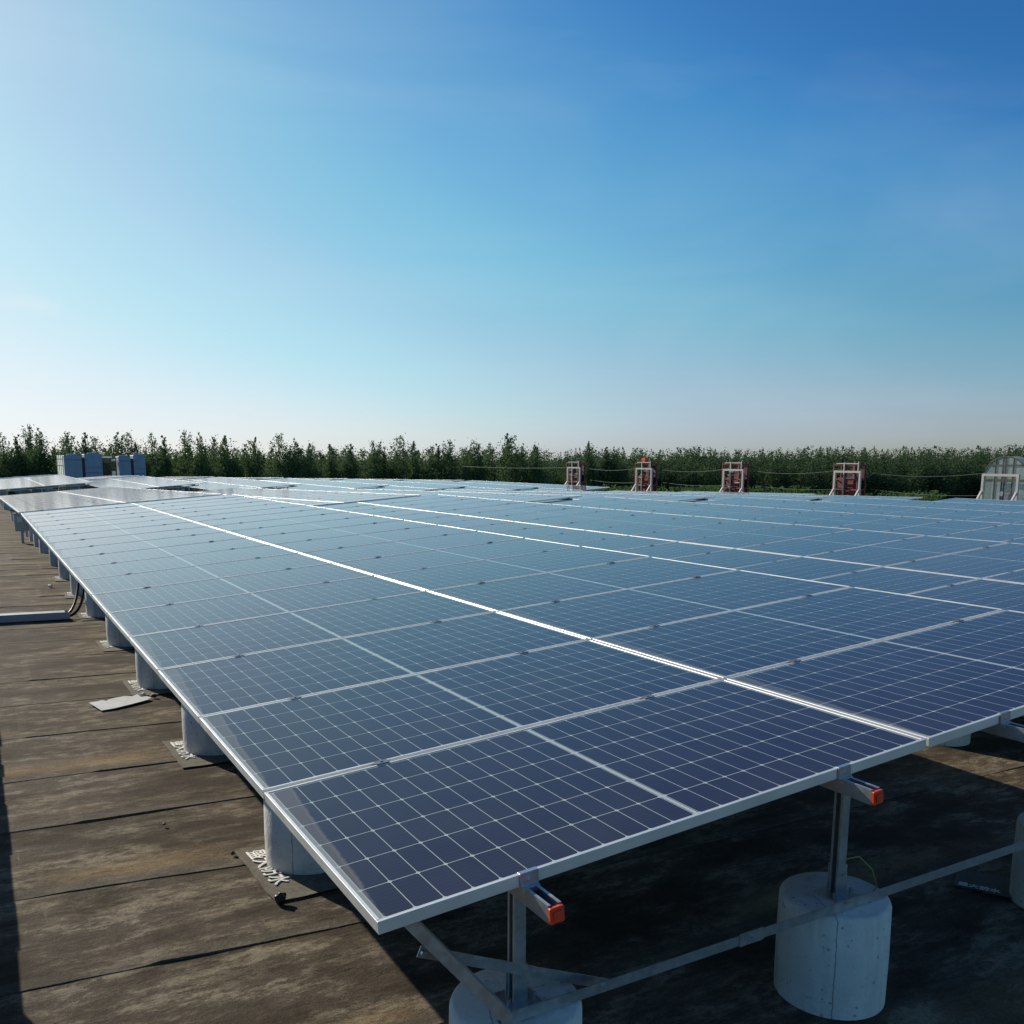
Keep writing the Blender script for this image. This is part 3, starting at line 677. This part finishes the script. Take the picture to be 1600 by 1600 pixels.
for z in (0.5, 1.2, 1.9, 2.2): q.bar((0, 0, z), (1.05, 0, z), 0.06, 0.06); q.bar((0, 1.2, z), (1.05, 1.2, z), 0.06, 0.06)
link('frame', q.mesh('rack_frame', M_BROWN), e)
q = MB(); q.box((-0.4, 0.3, 2.22), (0.7, 1.1, 2.36)); q.box((0.62, 0.1, 0.2), (0.94, 0.9, 1.0)); q.box((0.62, 0.1, 1.9), (1.0, 0.9, 2.15)); link('tank', q.mesh('rack_tank', M_BACKLIT), e)
q = MB(); q.box((-0.1, 0.5, 0), (0.45, 1.15, 1.8)); link('pump', q.mesh('rack_pump', M_BROWN), e)

# ------------------------------------------------------------------ frames along the right edge of the roof
RX = 37.1
def portal(y, wd, top, col_mat, hgt_extra, label, arch=False):
    zb = roof_z(RX, y)-0.02
    e = link('roof_frame_unit', None, None, (RX, y, zb)); tag(e, label, 'roof vent frame', 'framed units standing in a row along the right roof edge')
    hh = top-zb
    q = MB(); t_ = 0.10
    q.box((-0.05, -wd/2, 0), (0.05, -wd/2+t_, hh)); q.box((-0.05, wd/2-t_, 0), (0.05, wd/2, hh)); q.box((-0.05, -wd/2+t_, hh-t_), (0.05, wd/2-t_, hh))
    link('portal', q.mesh('portal', M_PALE), e)
    for sy in (-wd/2+0.05, wd/2-0.05):
        q = MB(); q.bar((-0.055, sy, 1.50), (-1.15, sy, 0.0), 0.08, 0.08); link('brace', q.mesh('brace', M_PALE), e)
    rnd = random.Random(int(y*10)); off = 0.5*(y-CAM[1])/(RX-CAM[0])*0.75
    if not arch:
        q = MB(); d = 0.55; hb = hh+hgt_extra
        for yy_ in (-wd/2+0.08, 0.0, wd/2-0.08):
            for xx_ in (0.25, 0.25+d): q.bar((xx_, yy_, 0), (xx_, yy_, hb-rnd.uniform(0, .08)), 0.07, 0.07)
        for z in (0.5, 1.0, 1.5, 2.0, hb-0.12):
            q.bar((0.25, -wd/2+0.08, z), (0.25, wd/2-0.08, z), 0.06, 0.07); q.bar((0.25+d, -wd/2+0.08, z), (0.25+d, wd/2-0.08, z), 0.06, 0.07)
            for yy_ in (-wd/2+0.08, wd/2-0.08): q.bar((0.25, yy_, z), (0.25+d, yy_, z), 0.05, 0.06)
        link('lattice', q.mesh('lattice', M_RED), e, (0, off, 0))
        q = MB()
        q.box((0.36, -wd/2+0.14, 0.05), (0.36+d*0.75, wd/2-0.30, 1.50)); q.box((0.45, -0.35, 1.55), (0.45+d*0.5, wd/2-0.16, 2.08)); q.box((0.42, -wd/2+0.2, 1.62), (0.70, -0.45, 2.3)); q.tube([(0.6, -wd*0.2, 1.5), (0.6, -wd*0.2, hb+0.05)], 0.13, 10)
        link('machine', q.mesh('machine', M_RED, bevel=0.02), e, (0, off, 0))
        q = MB(); q.box((0.86, -wd/2+0.12, 0.0), (0.92, wd/2-0.12, hb-0.25))
        for i_ in range(6): q.box((0.845, -wd/2+0.14, 0.2+i_*0.36), (0.86, wd/2-0.14, 0.24+i_*0.36))
        link('back_panel', q.mesh('back_panel', M_DRED), e, (0, off, 0))
        if 46 < y < 47:
            q = MB(); q.box((0.4, -0.05, hb-0.1), (0.75, 0.35, hb+0.22)); link('hood', q.mesh('hood', M_CAP, bevel=0.03), e, (0, off, 0))
        q = MB()
        for _ in range(5):
            z = rnd.uniform(0.7, hh-0.15); a = rnd.uniform(-wd/2+0.1, 0.1); q.box((0.18, a, z), (0.215, a+rnd.uniform(0.25, 0.7), z+rnd.uniform(0.03, 0.06)))
        q.box((0.17, -0.1, 0.75), (0.21, 0.05, 0.98)); q.bar((0.2, wd*0.12, 0.6), (0.2, wd*0.12, hb), 0.06, 0.06); q.bar((0.2, -wd*0.40, hh), (0.2, -wd*0.40, hb+0.05), 0.05, 0.05)
        q.bar((0.2, -wd*0.42, hb-0.05), (0.2, wd*0.42, hb-0.05), 0.04, 0.05)
        link('pipework', q.mesh('pipework', M_PALE), e, (0, off*0.6, 0))
    else:
        r_ = wd*0.60; d = 0.7; z0 = hh-0.25
        q = MB(); n = 20; vs = []
        for xx_ in (0.3, 0.3+d):
            vs += [(xx_, -r_, 0.0)]+[(xx_, -r_*math.cos(math.pi*i/n), z0+0.98*math.sin(math.pi*i/n)) for i in range(n+1)]+[(xx_, r_, 0.0)]
        k_ = n+3; fs = [(i, i+1, i+1+k_, i+k_) for i in range(k_-1)]+[tuple(range(k_))[::-1], tuple(range(k_, 2*k_))]
        q.add(vs, fs); link('cover', q.mesh('cover', M_GLASS), e)
        q = MB()
        for xx_ in (0.28, 0.32+d):
            pts = [(xx_, -r_*math.cos(math.pi*i/n), z0+0.98*math.sin(math.pi*i/n)) for i in range(n+1)]; q.tube(pts, 0.02, 6)
            for yy_ in (-r_, -r_*0.35, 0.0, 0.12, r_*0.45, r_): q.bar((xx_, yy_, 0), (xx_, yy_, z0+0.98*math.sqrt(max(0, 1-(yy_/r_)**2))-0.02), 0.035, 0.035)
            for z in (z0*0.45, z0, z0+0.62): q.bar((xx_, -r_*(0.72 if z > z0+0.1 else 1), z), (xx_, r_*(0.72 if z > z0+0.1 else 1), z), 0.05, 0.05)
        link('ribs', q.mesh('ribs', M_BROWN), e)
        q = MB(); q.box((0.4, -r_*0.8, 0.1), (0.9, r_*0.75, 1.0)); q.box((0.4, -0.5, 1.0), (0.9, 0.35, 1.45)); link('machine', q.mesh('machine', M_WALL, bevel=0.03), e)
        q = MB(); q.box((0.20, -0.02, 1.32), (0.23, 0.12, 1.52)); q.box((0.20, 0.02, 0.75), (0.23, 0.09, 1.0)); link('sign', q.mesh('sign', M_LABEL), e)
places = [(54.7, 0.44), (46.5, 0.47), (38.25, 0.50), (30.15, 0.52), (22.1, 0.50)]
labs = ['farthest white portal frame with a narrow red lattice unit behind', 'second farthest white portal frame with red lattice unit and orange top',
        'middle white portal frame of the row with red machine behind', 'widest white portal frame with red lattice and pale cross bars', 'white portal frame before a clear arched cover at right edge']
for i, ((y, top), lb) in enumerate(zip(places, labs)): portal(y, 1.66, top, M_RED, 0.40, lb, arch=(i == 4))
q = MB(); q.box((-0.1, -0.1, 0), (0.1, 0.1, 0.3)); 
# wires strung along the row
def wire(y0, z0, y1, z1, sag, lab):
    pts = []
    for i in range(15):
        t_ = i/14; pts.append((RX+0.7, y0+(y1-y0)*t_, z0+(z1-z0)*t_-sag*4*t_*(1-t_)))
    q_ = MB(); q_.tube(pts, 0.007, 5); o_ = link('overhead_wire', q_.mesh('overhead_wire', M_WIRE2)); tag(o_, lab, 'wire', 'wires strung between the framed units')
wn_ = ['between the farthest and second farthest frames', 'between the second farthest and middle frames', 'between the middle and widest frames', 'between the widest frame and the arched cover']
for i in range(4):
    (ya, ta), (yb, tb) = places[i], places[i+1]
    wire(ya-0.9, ta-0.10, yb+0.9, tb+0.05, 0.18, 'upper pale wire '+wn_[i]); wire(ya-0.9, ta-0.9, yb+0.9, tb-0.95, 0.12, 'lower pale wire '+wn_[i])
wire(74, 0.3, 55.5, 0.40, 0.1, 'upper wire running from the trees to the farthest frame')

# ------------------------------------------------------------------ vegetation
def tree_meshes(seed, Ht, wd, leaves, leaf, shape='poplar', mat=None):
    rnd = random.Random(seed); q = MB(); tb = MB()
    tb.tube([(0, 0, 0), (rnd.uniform(-.1, .1), 0, Ht*0.35), (rnd.uniform(-.2, .2), rnd.uniform(-.2, .2), Ht*0.93)], Ht*0.014, 7, Ht*0.003)
    spires = []
    ns = rnd.randint(5, 8)
    for i in range(ns):
        a = rnd.uniform(0, 6.283); r_ = wd*0.5*math.sqrt(rnd.random())*0.9
        top = Ht*(1.0 if i == 0 else rnd.uniform(0.62, 0.96)*(1-0.25*r_/(wd*0.5)))
        if i == 0: r_ *= 0.25
        bx_, by_ = math.cos(a)*r_, math.sin(a)*r_
        z0 = Ht*rnd.uniform(0.08, 0.25)
        spires.append((bx_, by_, z0, top))
        tb.tube([(0, 0, z0), (bx_*0.7, by_*0.7, z0+(top-z0)*0.35), (bx_, by_, top*0.97)], Ht*0.006, 5, Ht*0.0015)
    clumps = []
    for bx_, by_, z0, top in spires:
        nc = int((top-z0)/Ht*34)
        for c in range(nc):
            t_ = (c+rnd.random())/nc; z = z0+(top-z0)*t_
            rr = wd*0.30*(1-t_)**0.5*rnd.uniform(0.6, 1.3)+wd*0.038
            a = rnd.uniform(0, 6.283); d = rr*rnd.uniform(0.2, 1.1)
            clumps.append((bx_*min(1, .4+t_)+math.cos(a)*d, by_*min(1, .4+t_)+math.sin(a)*d, z, rr*rnd.uniform(0.35, 0.75)*(1.0 if t_ < 0.8 else 0.65)))
    tot = sum(k[3]**1.15 for k in clumps)
    for cx, cy_, cz, cr in clumps:
        for _ in range(max(2, int(leaves*cr**1.15/tot))):
            u = Vector((rnd.gauss(0, 1), rnd.gauss(0, 1), rnd.gauss(0, 1.5)))*cr*0.85
            p = Vector((cx, cy_, cz))+u
            if p.z < 0.2: continue
            n_ = Vector((rnd.gauss(0, 1), rnd.gauss(0, 1), rnd.gauss(0, 0.7))).normalized(); a_ = n_.orthogonal().normalized(); b_ = n_.cross(a_)
            s_ = leaf*rnd.uniform(0.6, 1.35)
            ang = rnd.uniform(0, 3.14); a2 = a_*math.cos(ang)+b_*math.sin(ang); b2 = n_.cross(a2)
            q.add([p+a2*s_, p+b2*s_*0.62, p-a2*s_*0.8, p-b2*s_*0.55], [(0, 1, 2, 3)])
    return q.mesh('crown', mat or M_LEAF), tb.mesh('trunk', M_BARK)
def ray_dir(px_, py_):
    return right*((px_-800)/1446.41)+down*((py_-967.66)/1446.41)+fwd
def at_px(px_, c):                       # ground point on the bearing of image column px_ at depth c
    d = ray_dir(px_, 712); return Vector(CAM)+d*c
H0 = 13.0
VAR = [tree_meshes(100+i, H0, [5.2, 4.2, 6.0, 4.8, 5.6, 3.9][i], 15000, 0.15) for i in range(6)]
peaks = [(-60,682),(-35,690),(5,676),(30,681),(49,667),(63,672),(84,700),(103,682),(112,675),(140,678),(151,685),(190,678),(206,678),(216,691),(239,676),(259,682),(290,675),(312,678),(334,684),(357,680),(386,687),(403,684),(435,680),(466,686),(482,693),(519,693),(541,694),(553,694),(584,690),(600,691),(630,681),(643,688),(674,695),(684,693),(703,688),(724,699),(737,688),(746,692),(766,690),(788,677),(798,682),(815,692),(833,694),(842,697)]
lab_t = ['tall leafy poplar with a split spire', 'narrow upright poplar', 'broad bushy poplar', 'ragged poplar with gaps in its crown', 'full poplar', 'slim young poplar']
def plant(px_, top_y, c, vi, label, group, wsc=1.0):
    g = at_px(px_, c); top = 1.14+(712.5-top_y)/1446.41*c
    s_ = (top-GZ)/H0
    e = link('poplar_tree', None, None, (g.x, g.y, GZ), (0, 0, random.uniform(0, 6.28))); e.scale = (s_*random.uniform(0.85, 1.15)*wsc,)*2+(s_,)
    tag(e, label, 'tree', group)
    cr, tk = VAR[vi]; link('crown', cr, e); link('trunk', tk, e)
wherex = lambda p: ('at the far left edge' if p < 40 else 'left of the blue units' if p < 92 else 'behind the first blue unit' if p < 160 else 'behind the second blue unit' if p < 236
                    else 'just right of the blue units' if p < 340 else 'left of the picture middle' if p < 480 else 'midway along the tree row' if p < 620 else 'near the middle of the tree row' if p < 720 else 'close to the left end of the far wood')
seen = {}
for i, (p, ty) in enumerate(peaks):
    vi = (i*5+2) % 6; lb = lab_t[vi]+' '+wherex(p); lb = lb.replace('close to the left end of the far wood', 'by the left end of the wood'); seen[lb] = seen.get(lb, 0)+1
    if seen[lb] > 1: lb = lb+', '+['', 'right twin', 'third there'][min(seen[lb]-1, 2)]
    plant(p, ty, random.uniform(140, 156), vi, lb, 'poplars in the row beyond the roof')
for i in range(92):
    p = -75+i*10.2+random.uniform(-5, 5)
    plant(p, random.uniform(698, 710), random.uniform(160, 195), random.randrange(6), 'lower dark poplar in the second row behind the front trees', 'lower trees behind the poplar row', 1.45)
# the far wood on the right reads as one mass
rnd = random.Random(5)
WV = [tree_meshes(300+i, 13.0, 5.6, 2600, 0.26, mat=M_LEAF2)[0] for i in range(4)]
q = MB()
prof_pts = [(840, 716), (860, 712), (880, 707), (900, 703), (925, 699), (940, 703), (960, 701), (1010, 703), (1060, 701), (1090, 698), (1130, 701), (1200, 701), (1240, 700), (1290, 697), (1350, 697), (1380, 701), (1420, 697), (1450, 696), (1480, 700), (1500, 698), (1540, 694), (1552, 699), (1570, 693), (1620, 692), (1700, 694), (1800, 694)]
def top_at(p):
    for (a, ya), (c_, yc) in zip(prof_pts, prof_pts[1:]):
        if a <= p <= c_: return ya+(yc-ya)*(p-a)/(c_-a)
    return 698
wood = []
for row, c in enumerate((205, 218, 233, 250, 270)):
    p = 846+row*4
    while p < 1790:
        p += rnd.uniform(8, 15); t_ = top_at(min(p, 1790))+rnd.uniform(-4.5, 5.0)+(4 if row < 2 else 0)+(6 if row == 0 else 0)
        wood.append((p, t_, c+rnd.uniform(-5, 5)))
allv = []; allf = []
for p, t_, c in wood:
    mm = WV[rnd.randrange(4)]; g = at_px(p, c); s_ = ((1.14+(712.5-t_)/1446.41*c)-GZ)/13.0; a = rnd.uniform(0, 6.28); ca, sa = math.cos(a)*s_, math.sin(a)*s_
    k0 = len(allv)
    allv += [(g.x+v.co.x*ca-v.co.y*sa, g.y+v.co.x*sa+v.co.y*ca, GZ+v.co.z*s_) for v in mm.vertices]
    allf += [tuple(i+k0 for i in f.vertices) for f in mm.polygons]
me = bpy.data.meshes.new('far_wood'); me.from_pydata(allv, [], allf); me.materials.append(M_LEAF2)
o = link('far_wood', me); tag(o, 'dense dark green wood across the right of the skyline', 'wood', None, 'stuff')
for x_ in WV: bpy.data.meshes.remove(x_)
plant(922, 687, 198, 1, 'single slim poplar rising above the left end of the far wood', 'spires above the far wood')
plant(945, 697, 200, 5, 'short spire of a poplar right of the tallest one above the wood', 'spires above the far wood')
plant(963, 697, 200, 3, 'ragged poplar top third from the left above the far wood', 'spires above the far wood')
# pale shrubs in front of the wood
b = MB(); rnd = random.Random(9)
for i in range(150):
    p = rnd.uniform(930, 1300) if i < 120 else rnd.uniform(1300, 1500); c = rnd.uniform(118, 135); g = at_px(p, c); h_ = rnd.uniform(0.2, 1.6)*(1.0 if p < 1270 else 0.6)
    top = -4.2+h_
    for _ in range(60):
        pt = Vector((g.x+rnd.gauss(0, .9), g.y+rnd.gauss(0, .9), rnd.uniform(GZ+2, top) if rnd.random() < .3 else rnd.uniform(top-1.5, top)))
        n_ = Vector((rnd.gauss(0, 1), rnd.gauss(0, 1), rnd.gauss(0, 1))).normalized(); a_ = n_.orthogonal().normalized(); b_ = n_.cross(a_); s_ = rnd.uniform(.14, .30)
        b.add([pt+a_*s_, pt+b_*s_*.7, pt-a_*s_, pt-b_*s_*.7], [(0, 1, 2, 3)])
tag(link('shrubs', b.mesh('shrubs', M_SHRUB)), 'pale green shrub belt in front of the far wood', 'shrubs', None, 'stuff')
